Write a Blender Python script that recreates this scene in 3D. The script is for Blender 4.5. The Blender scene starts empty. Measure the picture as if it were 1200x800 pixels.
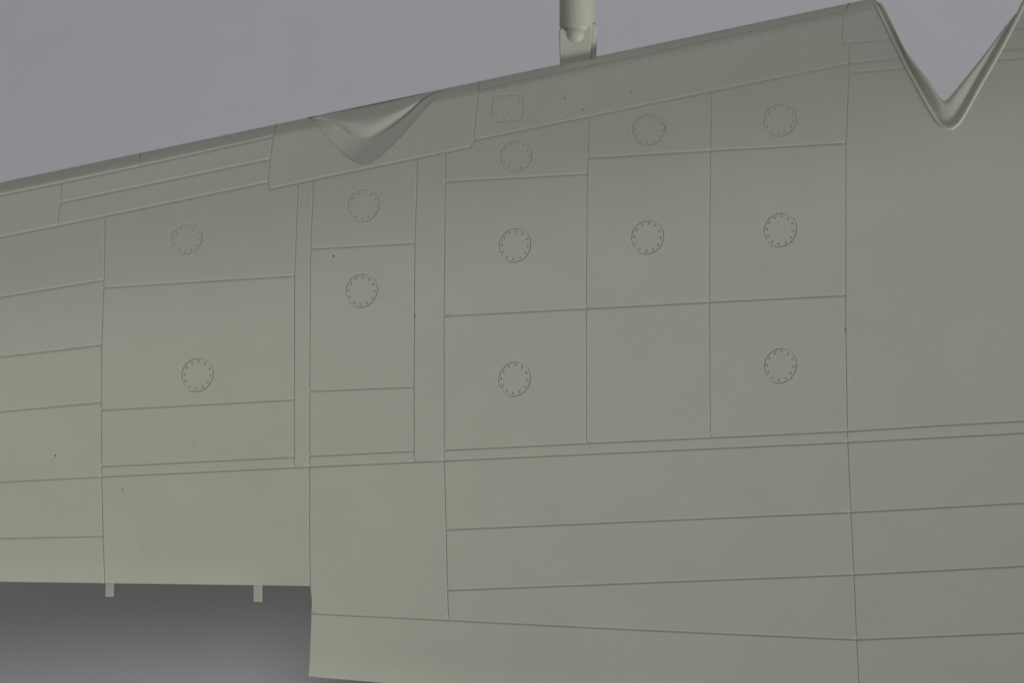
import bpy, math, random
from mathutils import Vector, Matrix
from mathutils.geometry import delaunay_2d_cdt
import numpy as np

random.seed(7)
# ---------------------------------------------------------------- frame, units
S = 1e-4                     # one layout unit is 0.1 mm on the model
D = 3500.0                   # camera distance in layout units (0.35 m)
ALPHA = math.radians(30)     # the wing stands nose-up over the paper
H0 = 310.0                   # height of the wing's middle over the paper
WING_M = Matrix.Translation((0, 0, H0 * S)) @ Matrix.Rotation(ALPHA, 4, 'X')

scene = bpy.context.scene
col = scene.collection

# ---------------------------------------------------------------- camera
cam_d = bpy.data.cameras.new('camera')
cam = bpy.data.objects.new('camera', cam_d)
col.objects.link(cam)
cam_d.sensor_width = 36
cam_d.lens = 36 * D / 1200
cam_d.clip_start = 0.01
cam_d.clip_end = 20
cam.matrix_world = WING_M @ Matrix.Translation((0, 0, D * S))
cam_d.dof.use_dof = True
cam_d.dof.focus_distance = (D + 8) * S
cam_d.dof.aperture_fstop = 16
scene.camera = cam

# ---------------------------------------------------------------- world, lamps, exposure
w = bpy.data.worlds.new('World')
scene.world = w
w.use_nodes = True
bg = w.node_tree.nodes['Background']
bg.inputs['Color'].default_value = (0.80, 0.84, 0.90, 1)
bg.inputs['Strength'].default_value = 0.03


def area(name, loc, target, sx, sy, power, colour):
    l = bpy.data.lights.new(name, 'AREA')
    l.shape = 'RECTANGLE'
    l.size, l.size_y = sx, sy
    l.energy = power
    l.color = colour
    o = bpy.data.objects.new(name, l)
    col.objects.link(o)
    o.location = loc
    o.rotation_euler = (Vector(target) - Vector(loc)).to_track_quat('-Z', 'Y').to_euler()
    return o


# low soft window light from behind the camera's right, softbox overhead to the front
area('window_light', (1.00, -1.12, 0.115), (0, 0, 0.03), 0.85, 0.24, 14.6, (1.0, 0.98, 0.93))
area('overhead_softbox', (-0.06, 0.13, 0.74), (0, 0.0, 0.0), 0.95, 0.95, 2.25, (0.95, 0.96, 1.0))

scene.view_settings.view_transform = 'Standard'
scene.view_settings.look = 'None'
scene.view_settings.exposure = 0.0
scene.view_settings.gamma = 1.0
scene.view_settings.use_curve_mapping = False
scene.render.filter_size = 2.1


# ---------------------------------------------------------------- materials
def plastic(name, base, rough=0.5, mottle=0.04, bump=0.12, spec=0.4):
    m = bpy.data.materials.new(name)
    m.use_nodes = True
    nt = m.node_tree
    b = nt.nodes['Principled BSDF']
    b.inputs['Roughness'].default_value = rough
    b.inputs['Specular IOR Level'].default_value = spec
    tc = nt.nodes.new('ShaderNodeTexCoord')
    n1 = nt.nodes.new('ShaderNodeTexNoise')          # slow cloudiness of the moulded plastic
    n1.inputs['Scale'].default_value = 160
    n1.inputs['Detail'].default_value = 4
    n2 = nt.nodes.new('ShaderNodeTexNoise')          # fine mould grain
    n2.inputs['Scale'].default_value = 2600
    n2.inputs['Detail'].default_value = 3
    for n in (n1, n2):
        nt.links.new(tc.outputs['Object'], n.inputs['Vector'])
    add = nt.nodes.new('ShaderNodeMath')
    add.operation = 'ADD'
    nt.links.new(n1.outputs['Fac'], add.inputs[0])
    nt.links.new(n2.outputs['Fac'], add.inputs[1])
    mr = nt.nodes.new('ShaderNodeMapRange')
    mr.inputs['From Min'].default_value = 0.6
    mr.inputs['From Max'].default_value = 1.4
    mr.inputs['To Min'].default_value = 1 - mottle
    mr.inputs['To Max'].default_value = 1 + mottle
    nt.links.new(add.outputs[0], mr.inputs['Value'])
    mx = nt.nodes.new('ShaderNodeVectorMath')
    mx.operation = 'SCALE'
    mx.inputs[0].default_value = base
    nt.links.new(mr.outputs['Result'], mx.inputs['Scale'])
    nt.links.new(mx.outputs['Vector'], b.inputs['Base Color'])
    bp = nt.nodes.new('ShaderNodeBump')
    bp.inputs['Strength'].default_value = bump
    bp.inputs['Distance'].default_value = 6e-5
    nt.links.new(n2.outputs['Fac'], bp.inputs['Height'])
    nt.links.new(bp.outputs['Normal'], b.inputs['Normal'])
    return m


M_PLASTIC = plastic('grey_green_plastic', (0.485, 0.513, 0.418), mottle=0.035, bump=0.32)
M_PAPER = plastic('grey_paper', (0.87, 0.865, 0.90), rough=0.95, mottle=0.02, bump=0.05, spec=0.1)
M_DIRT = plastic('dirt', (0.03, 0.028, 0.025), rough=0.9)
M_RUST = plastic('brown_dirt', (0.22, 0.17, 0.12), rough=0.9)

# ---------------------------------------------------------------- the wing's shape
COS_LE = 0.978


def y_le(x):
    return 214.0 - 0.211 * x


def te_s(x):
    return 470 + 50 * min(max((x + 100) / 460, 0), 1) + (200 if x > 362 else 0)


def smooth(a, b, v):
    t = np.clip((v - a) / (b - a), 0, 1)
    return t * t * (3 - 2 * t)


R_LE = 15.0
_sg = np.concatenate([[0], np.geomspace(0.01, 1100, 6000)])
_slope = (0.37 * (1 - smooth(60, 250, _sg)) - 0.035 * smooth(250, 480, _sg))
_wi = np.concatenate([[0], np.cumsum((_slope[1:] + _slope[:-1]) / 2 * np.diff(_sg))])
_i0 = np.interp(320, _sg, _wi)
_wi = _wi - _i0


def f(x, y):
    """height of the outer skin over the layout plane"""
    s = max((y - y_le(x)) * COS_LE, 0.004)
    wv = float(np.interp(s, _sg, _wi))
    if s < R_LE:
        wv += math.sqrt(max(R_LE * R_LE - (R_LE - s) ** 2, 0)) - R_LE
    d_te = (681 + 0.0138 * x if x < 363.2 and y < 690 else 792 + 0.085 * (x - 361)) - y
    if d_te < 34:
        wv -= 0.004 * (34 - d_te) ** 2 * (1 - float(smooth(290, 361, x)) if y < 690 else 1)   # the trailing edge rolls off
    xx = 620.0 - x
    xa = min(abs(xx), 760)
    wv += (1.45e-4 if xx > 0 else 1.15e-4) * xa * xa + (abs(xx) - xa) * 0.19    # the wing bends up gently towards tip and root
    if s > 420:
        wv += 0.00018 * (s - 420) ** 2 * float(smooth(380, 700, x))      # slight reflex behind the spar on the inner wing
    return wv


def nrm(x, y):
    h = 0.25
    s = (y - y_le(x)) * COS_LE
    if s < 0.6:
        y = y_le(x) + 0.62 / COS_LE
    gx = (f(x + h, y + 0.0) - f(x - h, y)) / (2 * h)
    gy = (f(x, y + h) - f(x, y - h)) / (2 * h)
    v = Vector((-gx, gy, 1))
    if s < 0.6:
        v = Vector((-gx, gy * (1 + (0.6 - max(s, 0)) * 3), 1))
    return v.normalized()


def P(x, y, wv):
    """a measured place on the wing at height wv -> wing coordinates in metres"""
    k = 1 - wv / D
    return ((x - 600) * k * S, (400 - y) * k * S, wv * S)


def link(name, verts, faces, mat, parent=None, normals=None, flat=False):
    me = bpy.data.meshes.new(name)
    me.from_pydata(verts, [], faces)
    me.materials.append(mat)
    if not flat:
        me.polygons.foreach_set('use_smooth', [True] * len(me.polygons))
    me.update()
    if normals:
        me.normals_split_custom_set_from_vertices(normals)
    o = bpy.data.objects.new(name, me)
    col.objects.link(o)
    if parent:
        o.parent = parent
    return o


# ---------------------------------------------------------------- polygon tools
def ccw(p):
    a = sum(p[i][0] * p[(i + 1) % len(p)][1] - p[(i + 1) % len(p)][0] * p[i][1] for i in range(len(p)))
    return p if a < 0 else p[::-1]          # y points down: negative area is counter-clockwise seen from the camera


def clean(p):
    q = []
    for a in p:
        if not q or math.dist(a, q[-1]) > 0.35:
            q.append(a)
    if math.dist(q[0], q[-1]) <= 0.35:
        q.pop()
    return q


def inset(p, e):
    """move each edge i (p[i]->p[i+1]) inwards by e[i]"""
    n = len(p)
    out = []
    for i in range(n):
        a, b, c = p[i - 1], p[i], p[(i + 1) % n]
        d1 = Vector((b[0] - a[0], b[1] - a[1])).normalized()
        d2 = Vector((c[0] - b[0], c[1] - b[1])).normalized()
        n1 = Vector((d1.y, -d1.x))
        n2 = Vector((d2.y, -d2.x))
        e1, e2 = e[i - 1], e[i]
        cr = d1.x * d2.y - d1.y * d2.x
        if abs(cr) < 0.12:
            m = (n1 + n2).normalized() * ((e1 + e2) / 2)
            out.append((b[0] + m.x, b[1] + m.y))
        else:
            # solve b + n1*e1 + d1*t  ==  b + n2*e2 + d2*u
            q = n2 * e2 - n1 * e1
            t = (q.x * d2.y - q.y * d2.x) / cr
            r = n1 * e1 + d1 * t
            lim = 4 * max(abs(e1), abs(e2), 0.01)
            if r.length > lim:
                r = r.normalized() * lim
            out.append((b[0] + r.x, b[1] + r.y))
    return out


def in_poly(px, py, poly):
    """vectorised point in polygon"""
    ins = np.zeros(px.shape, bool)
    n = len(poly)
    for i in range(n):
        x1, y1 = poly[i]
        x2, y2 = poly[(i + 1) % n]
        if y1 == y2:
            continue
        c = ((y1 > py) != (y2 > py)) & (px < (x2 - x1) * (py - y1) / (y2 - y1) + x1)
        ins ^= c
    return ins


def seg_dist(px, py, poly):
    dmin = np.full(px.shape, 1e9)
    n = len(poly)
    for i in range(n):
        x1, y1 = poly[i]
        x2, y2 = poly[(i + 1) % n]
        dx, dy = x2 - x1, y2 - y1
        L = dx * dx + dy * dy or 1e-9
        t = np.clip(((px - x1) * dx + (py - y1) * dy) / L, 0, 1)
        dmin = np.minimum(dmin, np.hypot(px - x1 - t * dx, py - y1 - t * dy))
    return dmin


S_ROWS = [0.15, 0.4, 0.8, 1.3, 1.9, 2.6, 3.4, 4.3, 5.3, 6.4, 7.6, 8.9, 10.2, 11.6, 13, 14.5, 16, 18, 20, 23, 27, 32, 38, 46] + list(range(55, 1000, 13))


def grid_points(poly, holes, gap=1.6, step=13.0):
    xs = [p[0] for p in poly]
    ys = [p[1] for p in poly]
    gx = np.arange(math.floor(min(xs) / step) * step + 0.5, max(xs), step)
    X, Sg = np.meshgrid(gx, np.array(S_ROWS))
    Y = (214.0 - 0.211 * X) + Sg / COS_LE
    X, Y, Sg = X.ravel(), Y.ravel(), Sg.ravel()
    k = (Y > min(ys)) & (Y < max(ys))
    X, Y, Sg = X[k], Y[k], Sg[k]
    if not len(X):
        return []
    k = in_poly(X, Y, poly)
    g = np.minimum(gap, 0.1 + Sg * 0.12)
    k &= seg_dist(X, Y, poly) > g
    for h in holes:
        k &= ~in_poly(X, Y, h)
        k &= seg_dist(X, Y, h) > gap
    return list(zip(X[k].tolist(), Y[k].tolist()))


def densify(p, e):
    """split long edges so that they follow the curved skin; e is the inset of each edge"""
    q, eq = [], []
    for i in range(len(p)):
        a, b = p[i], p[(i + 1) % len(p)]

        def rec(a, b):
            mx, my = (a[0] + b[0]) / 2, (a[1] + b[1]) / 2
            s = max((my - y_le(mx)) * COS_LE, 0)
            along = abs(((b[1] - y_le(b[0])) - (a[1] - y_le(a[0]))))
            lim = 13.0
            if math.dist(a, b) > lim or along > max(0.5, 0.35 * s):
                m = (mx, my)
                rec(a, m)
                rec(m, b)
            else:
                q.append(a)
                eq.append(e[i])
        rec(a, b)
    return q, eq


def triangulate(loops, extra, keep, holes):
    vs, es = [], []
    for lp in loops:
        o = len(vs)
        vs += [Vector(p) for p in lp]
        es += [(o + i, o + (i + 1) % len(lp)) for i in range(len(lp))]
    vs += [Vector(p) for p in extra]
    bx0, bx1 = min(v.x for v in vs) - 60, max(v.x for v in vs) + 60
    by0, by1 = min(v.y for v in vs) - 60, max(v.y for v in vs) + 60
    vs += [Vector((x, y)) for x in (bx0, (bx0 + bx1) / 2, bx1) for y in (by0, (by0 + by1) / 2 + 0.01, by1) if (x, y) in
           ((bx0, by0), (bx0, by1), (bx1, by0), (bx1, by1))]
    r = delaunay_2d_cdt(vs, es, [], 0, 1e-5)
    ov, of, orig = r[0], r[2], r[3]
    pts = [(v.x, v.y) for v in ov]
    cx = np.array([sum(pts[i][0] for i in t) / 3 for t in of])
    cy = np.array([sum(pts[i][1] for i in t) / 3 for t in of])
    k = in_poly(cx, cy, keep)
    for h in holes:
        k &= ~in_poly(cx, cy, h)
    tris = []
    for t, ok in zip(of, k):
        if ok:
            a, b, c = t
            ar = (pts[b][0] - pts[a][0]) * (pts[c][1] - pts[a][1]) - (pts[c][0] - pts[a][0]) * (pts[b][1] - pts[a][1])
            tris.append((a, b, c) if ar < 0 else (a, c, b))
    # where did each loop vertex go
    back = {}
    for newi, olds in enumerate(orig):
        for oi in olds:
            back[oi] = newi
    return pts, tris, back


GROOVE = 1.2      # depth of the engraved lines


def gd(x, y):
    """depth of the engraving: shallower on the nose, where the mould pulls off at a slant"""
    s = (y - y_le(x)) * COS_LE
    return GROOVE - 0.55 * (1 - float(smooth(90, 230, s)))


def roll(x, y, oy):
    """width and depth of the rolled panel edge; oy is how far the edge faces the trailing edge"""
    s = (y - y_le(x)) * COS_LE
    k = 1 - float(smooth(90, 230, s))
    return 0.65 + k * (0.7 * max(oy, 0) - 0.1 * max(-oy, 0)), 0.3 + k * (0.22 * max(oy, 0) - 0.2 * max(-oy, 0))


def sheet(name, poly, edge_in, parent, holes=(), lift=0.0, mat=None, depth=GROOVE, step=13.0):
    """one skin panel: curved top with rolled edges that drop into the engraved line around it.
    holes: list of closed loops (already at final size), each gets the same rolled edge."""
    poly, edge_in = densify(poly, edge_in)
    base = inset(poly, edge_in)
    V, N, F = [], [], []

    def put(x, y, dz, n):
        V.append(P(x, y, f(x, y) + lift + dz))
        N.append(n)
        return len(V) - 1

    nb = len(base)
    rw, rz = [], []
    for i in range(nb):
        a, b = base[i], base[(i + 1) % nb]
        d = Vector((b[0] - a[0], b[1] - a[1])).normalized()
        rr = roll((a[0] + b[0]) / 2, (a[1] + b[1]) / 2, d.x)
        rw.append(rr[0] if edge_in[i] > 0.25 else 0.12)
        rz.append(rr[1])
    ringA = inset(base, rw)
    loops = [ringA]
    hA = []
    for h in holes:
        hA.append(inset(h[::-1], [0.6] * len(h))[::-1])     # the hole grows outwards
    loops += hA
    extra = grid_points(ringA, hA, step=step)
    pts, tris, back = triangulate(loops, extra, ringA, hA)
    for (x, y) in pts:
        put(x, y, 0, nrm(x, y))
    F += tris

    def skirt(top_idx, mid, low, flip, zs=None):
        n = len(mid)
        mi, li = [], []
        for i in range(n):
            a, b = mid[i - 1], mid[(i + 1) % n]
            d = Vector((b[0] - a[0], b[1] - a[1])).normalized()
            o = Vector((-d.y, -d.x, 0)) if not flip else Vector((d.y, d.x, 0))
            o = -o if False else o
            nn = nrm(*mid[i])
            mi.append(put(mid[i][0], mid[i][1], -(zs[i] if zs else 0.35), (nn + o * 0.55).normalized()))
            li.append(put(low[i][0], low[i][1], -gd(*low[i]), (nn * 0.35 + o).normalized()))
        for i in range(n):
            j = (i + 1) % n
            for u, v in ((top_idx, mi), (mi, li)):
                if not flip:
                    F.append((u[i], v[i], v[j], u[j]))
                else:
                    F.append((u[i], u[j], v[j], v[i]))

    top = [back[i] for i in range(len(ringA))]
    low = inset(base, [-0.35 if e > 0.25 else 0.0 for e in edge_in])
    skirt(top, base, low, False, rz)
    o = len(ringA)
    for h, ha in zip(holes, hA):
        t = [back[o + i] for i in range(len(ha))]
        lo = inset(h[::-1], [-0.3] * len(h))[::-1]
        skirt(t, h, lo, True)
        o += len(ha)
    return link(name, V, F, mat or M_PLASTIC, parent, N)


# ---------------------------------------------------------------- measured outlines
def le(x):
    return (x, y_le(x))


def spline(pts, n):
    """Catmull-Rom through pts, n samples, even arc length"""
    p = [pts[0]] + list(pts) + [pts[-1]]
    out = []
    for i in range(1, len(p) - 2):
        for k in range(24):
            t = k / 24
            out.append(tuple(0.5 * ((2 * p[i][a]) + (-p[i - 1][a] + p[i + 1][a]) * t +
                       (2 * p[i - 1][a] - 5 * p[i][a] + 4 * p[i + 1][a] - p[i + 2][a]) * t * t +
                       (-p[i - 1][a] + 3 * p[i][a] - 3 * p[i + 1][a] + p[i + 2][a]) * t ** 3) for a in (0, 1)))
    out.append(pts[-1])
    d = np.concatenate([[0], np.cumsum([math.dist(out[i], out[i + 1]) for i in range(len(out) - 1)])])
    tt = np.linspace(0, d[-1], n)
    xs = np.interp(tt, d, [q[0] for q in out])
    ys = np.interp(tt, d, [q[1] for q in out])
    return list(zip(xs.tolist(), ys.tolist()))


# mouth of the intake in the leading edge
MOUTH = spline([(360.5, y_le(360.5)), (364, 139.8), (368, 143.4), (387, 165), (405, 183), (416, 190), (426, 192.6), (436, 190), (450, 180),
                (472.5, 157.5), (492, 135), (510, 115.5), (519, 107.8), (524, 105), (529, y_le(529))], 60)
# rim of the deep notch: left arm, tip, right arm
NOTCH_L = spline([(1018.5, y_le(1018.5)), (1022, 3), (1037, 33), (1058, 76), (1072, 102), (1084, 124), (1096, 143), (1104, 150.6), (1112, 153)], 46)
NOTCH_R = spline([(1112, 153), (1120, 150), (1130, 138), (1150, 102), (1174, 60), (1200, 10), (1226, y_le(1226))], 46)


def cut(curve, y0, y1):
    """the stretch of a notch arm between two heights"""
    lo, hi = min(y0, y1), max(y0, y1)
    ys = [p[1] for p in curve]
    xs = [p[0] for p in curve]
    if ys[0] > ys[-1]:
        ys, xs = ys[::-1], xs[::-1]
    mid = [(x, y) for x, y in zip(xs, ys) if lo + 0.6 < y < hi - 0.6]
    a = (float(np.interp(lo, ys, xs)), lo)
    b = (float(np.interp(hi, ys, xs)), hi)
    r = [a] + mid + [b]
    return r if y0 < y1 else r[::-1]


NL = lambda a, b: cut(NOTCH_L, a, b)
NR = lambda a, b: cut(NOTCH_R, a, b)

PANELS = [
    # nose strips and bands left of the intake
    [le(-520), le(0), le(165), (163, 195.3), (72, 214.5), (0, 229.3), (-520, 338.8)],
    [le(165), le(324), (322, 152), (320, 160.7), (163, 195.3)],
    [(-520, 338.8), (0, 229.3), (72, 214.5), (70, 238), (67, 265), (0, 278.3), (-520, 381.3)],
    [(72, 214.5), (163, 195.3), (320, 160.7), (316, 187), (70, 238)],
    [(70, 238), (316, 187), (313.5, 214), (67, 265)],
    # panel with the intake mouth
    [le(324), le(345)] + MOUTH + [le(540), le(562), (560.5, 107), (557, 140), (554.5, 165), (552, 172.5),
                                      (522, 178.8), (489, 185.6), (367, 211), (349, 215), (315, 222), (313.5, 214), (316, 187), (320, 160.7), (322, 152)],
    # nose strips right of it
    [le(562), le(781), (780, 60), (560.5, 107)],
    [le(781), le(996), (992, 9.5), (988.5, 15), (780, 60)],
    [(560.5, 107), (780, 60), (988.5, 15), (986, 51.6), (995.3, 51), (994, 75.5), (834, 107.7), (690, 137.2), (554.5, 165), (557, 140)],
    # round the notch
    [le(996), le(1007)] + NL(y_le(1018.5), 47.5) + [(995.3, 51), (986, 51.6), (988.5, 15), (992, 9.5)],
    [(995.3, 51)] + NL(47.5, 69) + [(994, 75.5)],
    [(994, 75.5)] + NL(69, 81) + [(994.5, 86)],
    [(994.5, 86)] + NL(81, 153)[:-1] + NR(153, 71) + [(1200, 69), (1400, 55), (1400, 482), (1200, 493), (1100, 498.3), (992.7, 505), (990.7, 380), (990.8, 346), (991, 168)],
    NR(71, 59.5) + [(1400, 45), (1400, 55), (1200, 69)],
    NR(59.5, 35) + [(1400, 22), (1400, 45)],
    NR(35, y_le(1226)) + [le(1300), le(1400), (1400, 22)],
    # outer column
    [(-520, 381.3), (0, 278.3), (67, 265), (123, 253.5), (121.5, 328), (0, 348), (-520, 435.8)],
    [(-520, 435.8), (0, 348), (121.5, 328), (118.8, 404), (0, 418), (-520, 479.8)],
    [(-520, 479.8), (0, 418), (118.8, 404), (118.2, 471), (0, 482), (-520, 530.8)],
    [(-520, 530.8), (0, 482), (118.2, 471), (118.8, 558), (0, 564), (-520, 590)],
    [(-520, 590), (0, 564), (118.8, 558), (120.4, 627.5), (0, 630), (-520, 639.8)],
    [(-520, 639.8), (0, 630), (120.4, 627.5), (122.3, 682.7), (0, 681), (-520, 674.5)],
    # second column
    [(123, 253.5), (313.5, 214), (315, 222), (349, 215), (345, 323), (121.3, 337), (121.5, 328)],
    [(121.3, 337), (345, 323), (344.5, 468), (118.4, 480), (118.2, 471), (118.8, 404)],
    [(118.4, 480), (344.5, 468), (344.5, 535), (118.7, 546)],
    [(118.7, 546), (344.5, 535), (344.5, 547.3), (118.8, 558)],
    [(118.8, 558), (344.5, 547.3), (362.5, 546.5), (362.5, 633), (363.2, 686), (240, 684.3), (122.3, 682.7), (120.4, 627.5)],
    # narrow rib band
    [(349, 215), (367, 211), (363.5, 291.5), (362.7, 458), (362.5, 534), (362.5, 546.5), (344.5, 547.3), (344.5, 468), (345, 323)],
    # third column
    [(367, 211), (489, 185.6), (485.8, 285), (363.5, 291.5)],
    [(363.5, 291.5), (485.8, 285), (484.8, 453), (362.7, 458)],
    [(362.7, 458), (484.8, 453), (485, 528), (362.5, 534)],
    [(362.5, 534), (485, 528), (485, 541), (362.5, 546.5)],
    # second rib band
    [(489, 185.6), (522, 178.8), (521.5, 213), (520, 370), (520.2, 527), (520.3, 539.4), (485, 541), (485, 528), (484.8, 453), (485.8, 285)],
    # fourth column
    [(522, 178.8), (552, 172.5), (554.5, 165), (690, 137.2), (688.7, 185.5), (688, 204), (521.5, 213)],
    [(521.5, 213), (688, 204), (686.8, 361.5), (520, 370)],
    [(520, 370), (686.8, 361.5), (687, 519), (520.2, 527)],
    # fifth column
    [(690, 137.2), (834, 107.7), (832.2, 177), (688.7, 185.5)],
    [(688.7, 185.5), (832.2, 177), (831.2, 354), (686.8, 361.5), (688, 204)],
    [(686.8, 361.5), (831.2, 354), (832, 512.5), (687, 519)],
    # sixth column
    [(834, 107.7), (994, 75.5), (994.5, 86), (991, 168), (832.2, 177)],
    [(832.2, 177), (991, 168), (990.8, 346), (831.2, 354)],
    [(831.2, 354), (990.8, 346), (990.7, 380), (992.7, 505), (832, 512.5)],
    # spar strip
    [(520.2, 527), (687, 519), (832, 512.5), (992.7, 505), (993.2, 518), (720, 530.2), (520.3, 539.4)],
    [(992.7, 505), (1100, 498.3), (1200, 493), (1400, 482), (1400, 497), (1200, 507), (993.2, 518)],
    # behind the spar
    [(362.5, 546.5), (485, 541), (520.3, 539.4), (522.5, 620), (524, 691), (525.5, 726), (364.6, 718), (365, 706), (363.2, 686), (362.5, 633)],
    [(520.3, 539.4), (720, 530.2), (993.2, 518), (996.7, 600), (522.5, 620)],
    [(522.5, 620), (996.7, 600), (1000.3, 673), (524, 691)],
    [(524, 691), (1000.3, 673), (1003.5, 749), (720, 736), (525.5, 726)],
    [(993.2, 518), (1200, 507), (1400, 497), (1400, 578), (1200, 589), (996.7, 600)],
    [(996.7, 600), (1200, 589), (1400, 578), (1400, 653), (1200, 663), (1000.3, 673)],
    [(1000.3, 673), (1200, 663), (1400, 653), (1400, 733), (1200, 741), (1003.5, 749)],
    # trailing strip
    [(364.6, 718), (525.5, 726), (720, 736), (1003.5, 749), (1006, 800), (1008, 848), (720, 823), (462, 800.5), (361.2, 792)],
    [(1003.5, 749), (1200, 741), (1400, 733), (1400, 876), (1008, 848), (1006, 800)],
]
TE_NODES = {(-520, 674.5), (0, 681), (122.3, 682.7), (240, 684.3), (363.2, 686), (365, 706), (364.6, 718), (361.2, 792), (462, 800.5), (720, 823), (1008, 848), (1400, 876)}
TE_EDGE = [(-520, 674.5), (0, 681), (122.3, 682.7), (240, 684.3), (363.2, 686), (365, 706), (364.6, 718), (361.2, 792), (462, 800.5), (720, 823), (1008, 848), (1400, 876)]
RIM = {(round(x, 3), round(y, 3)) for x, y in MOUTH + NOTCH_L + NOTCH_R}


def on_rim(p):
    return min(math.dist(p, q) for q in RIMS) < 1.6


RIMS = MOUTH + NOTCH_L + NOTCH_R


def edge_insets(p):
    e = []
    for i in range(len(p)):
        a, b = p[i], p[(i + 1) % len(p)]
        if abs(a[1] - y_le(a[0])) < 1 and abs(b[1] - y_le(b[0])) < 1:
            e.append(0.0)                               # nose: nothing to step down to
        elif a in TE_NODES and b in TE_NODES:
            e.append(0.5)
        elif (a[0] < -500 and b[0] < -500) or (a[0] > 1390 and b[0] > 1390):
            e.append(0.0)
        elif on_rim(a) and on_rim(b):
            e.append(0.1)
        elif abs(b[0] - a[0]) > abs(b[1] - a[1]):
            e.append(1.4)
        else:
            e.append(0.46 if 560 < a[0] < 960 else 0.62)
    return e


HATCHES = [(218, 280, 18.2, 0.96), (231, 439, 18.8, 1.04), (425.5, 240.5, 18.4, 1.03), (423.5, 340.5, 18.6, 1.05), (604, 183, 18.6, 0.98), (603, 287.5, 18.8, 1.05),
           (602.5, 444, 18.8, 1.07), (759.5, 152, 18.8, 0.97), (758.5, 278, 19, 1.04), (913.5, 141, 19.5, 0.97), (914, 269.5, 19.2, 1.03), (914, 428.5, 19, 1.07)]


def ellipse(cx, cy, rx, ry, n=44, tilt=0.0):
    """closed loop, same turning sense as ccw()"""
    out = []
    for i in range(n):
        a = -2 * math.pi * i / n
        x, y = rx * math.cos(a), ry * math.sin(a)
        out.append((cx + x + tilt * y, cy + y))
    return ccw(out)


SQUARE = []
for (cx, cy, r, a0) in ((579.5, 115.5, 3.5, 180), (609, 114.5, 3.5, 270), (605.5, 135.5, 6.5, 0), (578.3, 139.5, 3.5, 90)):
    for k in range(7):
        a = math.radians(a0 + 15 * k)
        SQUARE.append((cx + r * math.cos(a), cy + r * math.sin(a)))
SQUARE = ccw(clean(SQUARE))

# ---------------------------------------------------------------- setting: the paper
paper_v, paper_f = [], []
for j in range(2):
    for i in range(2):
        paper_v.append(((-0.7, 0.7)[i], (-0.22, 0.9)[j], 0.0))
paper = link('backdrop_paper', paper_v, [(0, 1, 3, 2)], M_PAPER, flat=True)
paper['kind'] = 'structure'

# ---------------------------------------------------------------- the wing
wing = bpy.data.objects.new('model_wing', None)
wing.empty_display_size = 0.01
col.objects.link(wing)
wing.matrix_world = WING_M
wing['label'] = 'grey-green unpainted plastic model aircraft wing with engraved panel lines and round hatches'
wing['category'] = 'model wing'

# core under the skin: shows at the bottom of the engraved lines, carries the lower side and the trailing edge
TOP_OUT = [le(-520), le(0), le(180), le(345)] + MOUTH + [le(540), le(780), le(1000)] + NOTCH_L + NOTCH_R[1:] + [le(1300), le(1400)] + TE_EDGE[::-1]


def low_w(x, y):
    s = max((y - y_le(x)) * COS_LE, 0)
    c = min(s / te_s(x), 1)
    t = c * c * (3 - 2 * c)
    w0 = f(x, y_le(x)) - 45 * (1 - math.exp(-s / 30)) - 0.01
    return min(w0 * (1 - t) + (f(x, y) - 9) * t, f(x, y) - 5 * min(1, s / 12))


to, te_ = densify(ccw(clean(TOP_OUT)), [0.0] * len(ccw(clean(TOP_OUT))))
pts, tris, back = triangulate([to], grid_points(to, [], gap=1.2, step=13), to, [])
cv = [P(x, y, f(x, y) - gd(x, y) + 0.03) for x, y in pts]
cn = [nrm(x, y) for x, y in pts]
wcore = link('wing_core', cv, tris, M_PLASTIC, wing, cn)

# opening of the notch on the lower side
OPEN_L = spline([(1020, y_le(1020) + 1.5), (1027, 3.2), (1036, 9), (1060, 57), (1074, 77), (1086, 92), (1096, 107), (1102, 116), (1106.5, 119)], 46)
OPEN_R = spline([(1106.5, 119), (1111, 116.5), (1128, 96), (1152, 66), (1176, 34), (1200, 3), (1224, y_le(1224) + 1.5)], 46)

low_out = ccw(clean([le(-520), le(180), le(600), le(1000)] + OPEN_L + OPEN_R[1:] + [le(1300), le(1400)] + TE_EDGE[::-1]))
lo, _e = densify(low_out, [0.0] * len(low_out))
pts, tris, back = triangulate([lo], grid_points(lo, [], gap=2.5, step=26), lo, [])
link('lower_skin', [P(x, y, low_w(x, y)) for x, y in pts], [t[::-1] for t in tris], M_PLASTIC, wing)

# trailing edge face
tv, tf = [], []
tep, _e = densify(TE_EDGE, [0] * len(TE_EDGE))
tep = tep[:[i for i, p in enumerate(tep) if p == TE_EDGE[-1]][0] + 1]
for (x, y) in tep:
    tv.append(P(x, y, f(x, y) - 1.2))
    tv.append(P(x, y, low_w(x, y)))
for i in range(len(tep) - 1):
    tf.append((2 * i, 2 * i + 1, 2 * i + 3, 2 * i + 2))
link('trailing_edge', tv, tf, M_PLASTIC, wing, flat=True)

# skin panels
for p in PANELS:
    p = ccw(clean(p))
    e = edge_insets(p)
    holes = []
    xs, ys = np.array([h[0] for h in HATCHES]), np.array([h[1] for h in HATCHES])
    for (cx, cy, r, k), ok in zip(HATCHES, in_poly(xs, ys, p)):
        if ok:
            holes.append(ellipse(cx, cy, r + 0.5, (r + 0.5) * k, tilt=-0.06))
    if in_poly(np.array([593.0]), np.array([127.0]), p)[0]:
        holes.append(inset(SQUARE, [-0.5] * len(SQUARE)))
    sheet('skin_panel', p, e, wing, holes)


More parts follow.
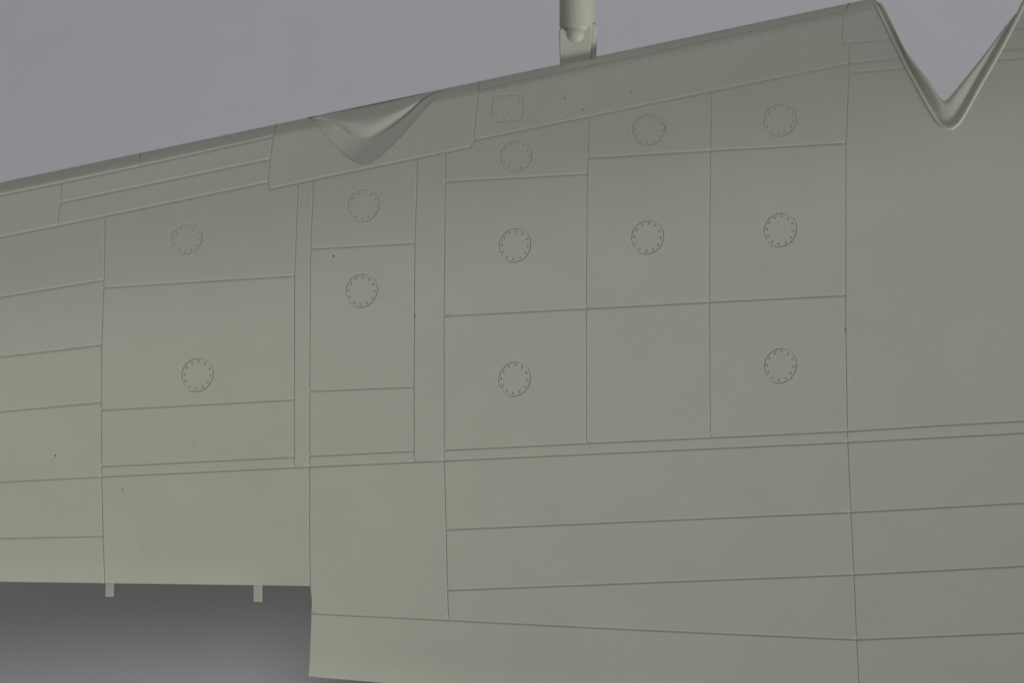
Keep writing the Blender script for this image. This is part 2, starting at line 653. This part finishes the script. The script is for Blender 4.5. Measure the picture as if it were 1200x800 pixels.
def dimples(places, r, parent):
    V, F = [], []
    for (x, y) in places:
        o = len(V)
        for k in range(8):
            a = 2 * math.pi * k / 8
            X, Y = x + r * math.cos(a), y - r * math.sin(a)
            V.append(P(X, Y, f(X, Y) + 0.04))
        for k in range(8):
            a = 2 * math.pi * k / 8
            X, Y = x + r * 0.5 * math.cos(a), y - r * 0.5 * math.sin(a)
            V.append(P(X, Y, f(X, Y) - 1.15 * gd(X, Y)))
        for k in range(8):
            j = (k + 1) % 8
            F.append((o + k, o + j, o + 8 + j, o + 8 + k))
        F.append(tuple(o + 8 + k for k in range(8)))
    d = link('rivet_dimples', V, F, M_PLASTIC, parent, flat=True)
    d['kind'] = 'stuff'
    return d


def hatch(name, loop, places, r):
    holes = [ellipse(x, y, r, r, n=8) for x, y in places]
    V, N, F = [], [], []
    loop = ccw(loop)
    h = inset(loop, [1.5] * len(loop))
    A = inset(h, [0.6] * len(h))
    pts, tris, back = triangulate([A] + holes, grid_points(A, holes, gap=1.0, step=9), A, holes)
    for (x, y) in pts:
        V.append(P(x, y, f(x, y)))
        N.append(nrm(x, y))
    F += tris
    n = len(A)
    low = inset(h, [-0.3] * n)
    mi, li = [], []
    for i in range(n):
        a, b = h[i - 1], h[(i + 1) % n]
        d = Vector((b[0] - a[0], b[1] - a[1])).normalized()
        out = Vector((-d.y, -d.x, 0))
        nn = nrm(*h[i])
        mi.append(len(V)); V.append(P(h[i][0], h[i][1], f(*h[i]) - 0.35)); N.append((nn + out * 0.55).normalized())
        li.append(len(V)); V.append(P(low[i][0], low[i][1], f(*low[i]) - gd(*low[i]) - 0.1)); N.append((nn * 0.35 + out).normalized())
    t = [back[i] for i in range(n)]
    for i in range(n):
        j = (i + 1) % n
        F.append((t[i], mi[i], mi[j], t[j]))
        F.append((mi[i], li[i], li[j], mi[j]))
    o = link(name, V, F, M_PLASTIC, wing, N)
    dimples(places, r, o)
    return o


for (cx, cy, r, k) in HATCHES:
    loop = ellipse(cx, cy, r + 0.5, (r + 0.5) * k, tilt=-0.06)
    n = 12
    ph = 0.04
    pl = []
    for i in range(n):
        a = 2 * math.pi * i / n + ph
        x, y = (r - 3.5) * math.cos(a), (r - 3.5) * k * math.sin(a)
        pl.append((cx + x - 0.06 * y, cy + y))
    hatch('access_hatch', loop, pl, 1.5)
pl = []
for i in range(5):
    t = i / 4
    pl += [(580 + 28 * t, 115.4 - 1.0 * t)]
for i in range(1, 4):
    t = i / 4
    pl += [(578.9 - 1.0 * t, 115.4 + 24 * t), (608.5 - 1.2 * t, 114.4 + 23 * t)]
pl += [(581, 139.2), (590, 139), (599, 138.4)]
hatch('square_hatch', inset(SQUARE, [-0.5] * len(SQUARE)), pl, 0.85)


# ---------------------------------------------------------------- lofted pieces
def loft(name, strips, parent, mat=None):
    """strips: list of lists of rows; rows inside a strip shade smoothly, strips meet in a crease"""
    V, F = [], []
    for rows in strips:
        n = len(rows[0])
        o = len(V)
        for r in rows:
            V += [P(*p) for p in r]
        for a in range(len(rows) - 1):
            for i in range(n - 1):
                q = o + a * n + i
                F.append((q, q + 1, q + n + 1, q + n))
    ob = link(name, V, F, mat or M_PLASTIC, parent)
    return ob


# intake: step down from the skin, floor, then the round lower lip
n = 60
CREASE = spline([(365, 141.2), (375, 140.2), (387, 142.5), (400.5, 150), (412.5, 159), (426, 163.2), (438, 161), (453, 152.5), (474, 137.5), (495, 118), (510, 108.8), (525, 105)], n)
LIP = [le(364 + (527 - 364) * i / (n - 1)) for i in range(n)]
LIP = [(x, y + 1.8 * max(0, 1 - (x - 364) / 9)) for x, y in LIP]
# pair mouth, crease and lip by share of length
tpar = np.linspace(0, 1, n)
drop = [4.2 - 2.2 * t + 3.4 * math.sin(math.pi * t) ** 0.8 for t in tpar]
rows0, rows1 = [], []
wall_top = [(x, y, f(x, y) - 0.3) for x, y in MOUTH]
cin = [(MOUTH[i][0] + (CREASE[i][0] - MOUTH[i][0]) * 0.05, MOUTH[i][1] + (CREASE[i][1] - MOUTH[i][1]) * 0.05) for i in range(n)]
wall_low = [(p[0], p[1], f(*p) - drop[i] * 0.5) for i, p in enumerate(cin)]
floor_rows = []
for q in (0, 0.12, 0.3, 0.5, 0.7, 0.88, 1.0):
    r = []
    for i in range(n):
        x = cin[i][0] + (CREASE[i][0] - cin[i][0]) * q
        y = cin[i][1] + (CREASE[i][1] - cin[i][1]) * q
        a, b = f(*cin[i]) - drop[i] * 0.5, f(*CREASE[i]) - drop[i]
        r.append((x, y, a + (b - a) * q - 0.8 * math.sin(math.pi * q)))
    floor_rows.append(r)
lip_rows = []
for q in (0.03, 0.08, 0.15, 0.23, 0.32, 0.42, 0.52, 0.62, 0.7, 0.77, 0.83, 0.88, 0.92, 0.95, 0.975, 0.99, 1.0):
    r = []
    for i in range(n):
        x = CREASE[i][0] + (LIP[i][0] - CREASE[i][0]) * q
        y = CREASE[i][1] + (LIP[i][1] - CREASE[i][1]) * q
        y = max(y, y_le(x))
        u = min(1, q / 0.5)
        k = 1 - math.sin(u * math.pi / 2) ** 0.9
        round_off = 9.0 * max(0.0, (q - 0.38) / 0.62) ** 2 * math.sin(math.pi * min(1, max(0, tpar[i]))) ** 0.7
        r.append((x, y, f(x, y) - drop[i] * (0.04 + 0.96 * k) - round_off))
    lip_rows.append(r)
r = [(x, y + 6, wv - 14) for x, y, wv in lip_rows[-1]]
loft('intake_lip', [floor_rows[3:] + lip_rows + [r]], wing)
loft('intake_floor', [[wall_top, wall_low], floor_rows[:4]], wing)

# notch: raised bead along the rim, then the wall down to the opening in the lower side
RIMC = NOTCH_L + NOTCH_R[1:]
OPENC = OPEN_L + OPEN_R[1:]
nn_ = len(RIMC)


def toward(i, d):
    a, b = RIMC[max(i - 1, 0)], RIMC[min(i + 1, nn_ - 1)]
    t = Vector((b[0] - a[0], b[1] - a[1])).normalized()
    m = Vector((t.y, -t.x))
    return (RIMC[i][0] + m.x * d, RIMC[i][1] + m.y * d)


bead = []
for d, dz in ((-0.6, -0.4), (0.2, 0.5), (1.2, 1.5), (2.5, 1.9), (3.8, 1.3), (4.8, -0.3), (5.3, -1.7), (5.6, -3.1)):
    r = []
    for i in range(nn_):
        x, y = toward(i, d)
        y2 = max(y, y_le(x))
        r.append((x, y, f(x, y2) + dz))
    bead.append(r)
loft('notch_rim', [bead], wing)
wall = []
for q in (0, 0.12, 0.27, 0.45, 0.62, 0.76, 0.86, 0.93, 0.98, 1.0):
    r = []
    for i in range(nn_):
        x0, y0, w0 = bead[-1][i]
        x1, y1 = OPENC[i]
        wv = w0 + 0.4 + 0.8 * math.sin(math.pi * min(1, q / 0.9)) - 3.5 * max(0.0, (q - 0.84) / 0.16) ** 2     # flat ledge with a rounded edge
        r.append((x0 + (x1 - x0) * q, y0 + (y1 - y0) * q, wv))
    wall.append(r)
under = [(x, y, min(low_w(x, max(y, y_le(x))), wv - 6)) for x, y, wv in wall[-1]]
loft('notch_wall', [wall + [[(x, y - 0.3, wv - 1.5) for x, y, wv in wall[-1]]], [[(x, y - 0.3, wv - 1.5) for x, y, wv in wall[-1]], under]], wing)


# ---------------------------------------------------------------- hinge tabs under the trailing edge
def tab(x0, x1, y0, y1):
    wv = f((x0 + x1) / 2, 682) - 3.0
    b = 1.0
    V, F = [], []
    prof = [(x0 + b, y0), (x1 - b, y0), (x1, y0 + b), (x1, y1 - b), (x1 - b, y1), (x0 + b, y1), (x0, y1 - b), (x0, y0 + b)]
    cx, cy = (x0 + x1) / 2, (y0 + y1) / 2
    for k, (sc, dz) in enumerate(((0.86, 0), (1, -1.0), (1, -9), (0.86, -10))):
        for x, y in prof:
            V.append(P(cx + (x - cx) * sc, cy + (y - cy) * (sc if sc == 1 else 0.92), wv + dz))
    for k in range(3):
        for i in range(8):
            j = (i + 1) % 8
            F.append((k * 8 + i, k * 8 + j, (k + 1) * 8 + j, (k + 1) * 8 + i))
    F.append(tuple(range(7, -1, -1)))
    F.append(tuple(range(24, 32)))
    link('hinge_tab', V, F, M_PLASTIC, wing, flat=True)


tab(123.0, 133.2, 678, 698.6)
tab(296.6, 307.2, 678, 704.4)

# ---------------------------------------------------------------- strut in front of the leading edge
GAM = math.radians(-8)
B0 = Vector(P(676, 60, -59))            # on the bracket's face, where it leaves the nose
ax = Vector((0, math.cos(GAM), -math.sin(GAM)))
up = Vector((0, math.sin(GAM), math.cos(GAM)))   # towards the camera
rt = Vector((1, 0, 0))


def Q(a, b, c):
    """strut coordinates: a to the right, b along the strut, c towards the camera (layout units)"""
    return B0 + (rt * a + ax * b + up * c) * S


cg = math.cos(GAM)


def tube(name, prof, parent, centre=(0, 0), n=40, closed=True):
    V, F = [], []
    for (b, r) in prof:
        for k in range(n):
            a = 2 * math.pi * k / n
            V.append(Q(centre[0] + r * math.cos(a), b, centre[1] + r * math.sin(a)))
    for m in range(len(prof) - 1):
        for k in range(n):
            j = (k + 1) % n
            F.append((m * n + k, (m + 1) * n + k, (m + 1) * n + j, m * n + j))
    F.append(tuple(range(n)))
    return link(name, V, F, M_PLASTIC, parent)


# length of the strut down to the paper
B0w = WING_M @ B0
axw = WING_M.to_3x3() @ ax
Ls = 420.0
strut = tube('strut_tube', [(22 / cg, 15), (24 / cg, 19.5), (27 / cg, 21), (30 / cg, 21.4), (120, 21.4), (Ls - 6, 21.4)], wing, (0.8, -22))
# ball-ended rod that drops into the fork
prof = []
for k in range(0, 15):
    a = math.pi * k / 14
    prof.append((20 - 12.8 * math.cos(a), max(12.8 * math.sin(a), 0.2)))
tube('ball_joint', prof, strut, (-1.5, -12), n=28)


def plate(name, outline, c0, c1, bev, parent):
    """a plate across the strut: outline in (a, b), from depth c0 (back) to c1 (front) with a bevelled front edge"""
    n = len(outline)
    ca = sum(p[0] for p in outline) / n
    cb = sum(p[1] for p in outline) / n
    V, F = [], []
    for c, d in ((c0, 0), (c1 - bev, 0), (c1 - bev * 0.3, bev * 0.3), (c1, bev)):
        for a, b in outline:
            va, vb = a - ca, b - cb
            L = math.hypot(va, vb)
            V.append(Q(ca + va * (1 - d / L * 1.2), cb + vb * (1 - d / L * 1.2), c))
    for m in range(3):
        for i in range(n):
            j = (i + 1) % n
            F.append((m * n + i, m * n + j, (m + 1) * n + j, (m + 1) * n + i))
    F.append(tuple(range(3 * n, 4 * n)))
    o = link(name, V, F, M_PLASTIC, parent, flat=True)
    return o


k = 1 / cg
# fork: plate with two prongs, thicker block behind its right side
fork = [(-19.5, -21), (-20.5, 6), (-21, 22), (-19.8, 25), (-17.6, 26.2), (-15, 25), (-12.5, 21), (-8, 19), (5, 19), (9, 22), (11.5, 27),
        (13.6, 28.5), (15.8, 28.2), (17, 26), (17, 10), (16.5, -13)]
plate('bracket', fork, -30, -5, 1.0, wing)
blk = [(-18.5, -21), (-19.5, 18), (-15, 24), (18, 33), (22, 32.5), (24.6, 29), (25, 24), (24, 8), (23.5, -11)]
plate('bracket_block', blk, -40, -9.5, 3.5, wing)

# ---------------------------------------------------------------- dirt on the plastic
def speck(x, y, rx, ry, mat, ang=0.0):
    V, F = [], []
    n = 7
    rr = [random.uniform(0.7, 1.25) for _ in range(n)]
    for i in range(n):
        a = 2 * math.pi * i / n
        u, v = rx * rr[i] * math.cos(a), ry * rr[i] * math.sin(a)
        X, Y = x + u * math.cos(ang) - v * math.sin(ang), y - u * math.sin(ang) - v * math.cos(ang)
        V.append(P(X, Y, f(X, Y) + 0.02))
    V.append(P(x, y, f(x, y) + 0.5))
    for i in range(n):
        F.append((i, (i + 1) % n, n))
    link('dirt_speck', V, F, mat, wing)


for a in ((391, 300, 1.3, 1.3, M_DIRT), (65, 533.5, 1.3, 1.1, M_DIRT), (486.3, 370, 1.0, 1.8, M_RUST), (662, 115.5, 1.2, 0.8, M_RUST), (684, 129, 1.3, 0.9, M_RUST),
          (991, 385.5, 1.2, 1.6, M_RUST), (143.5, 574, 0.5, 2.2, M_RUST), (780, 150, 0.5, 2.0, M_RUST), (168.5, 641, 0.7, 0.7, M_RUST),
          (740, 109, 0.8, 0.7, M_RUST), (228, 519, 1.6, 0.4, M_RUST), (1001.5, 444, 0.9, 0.6, M_RUST)):
    speck(*a)
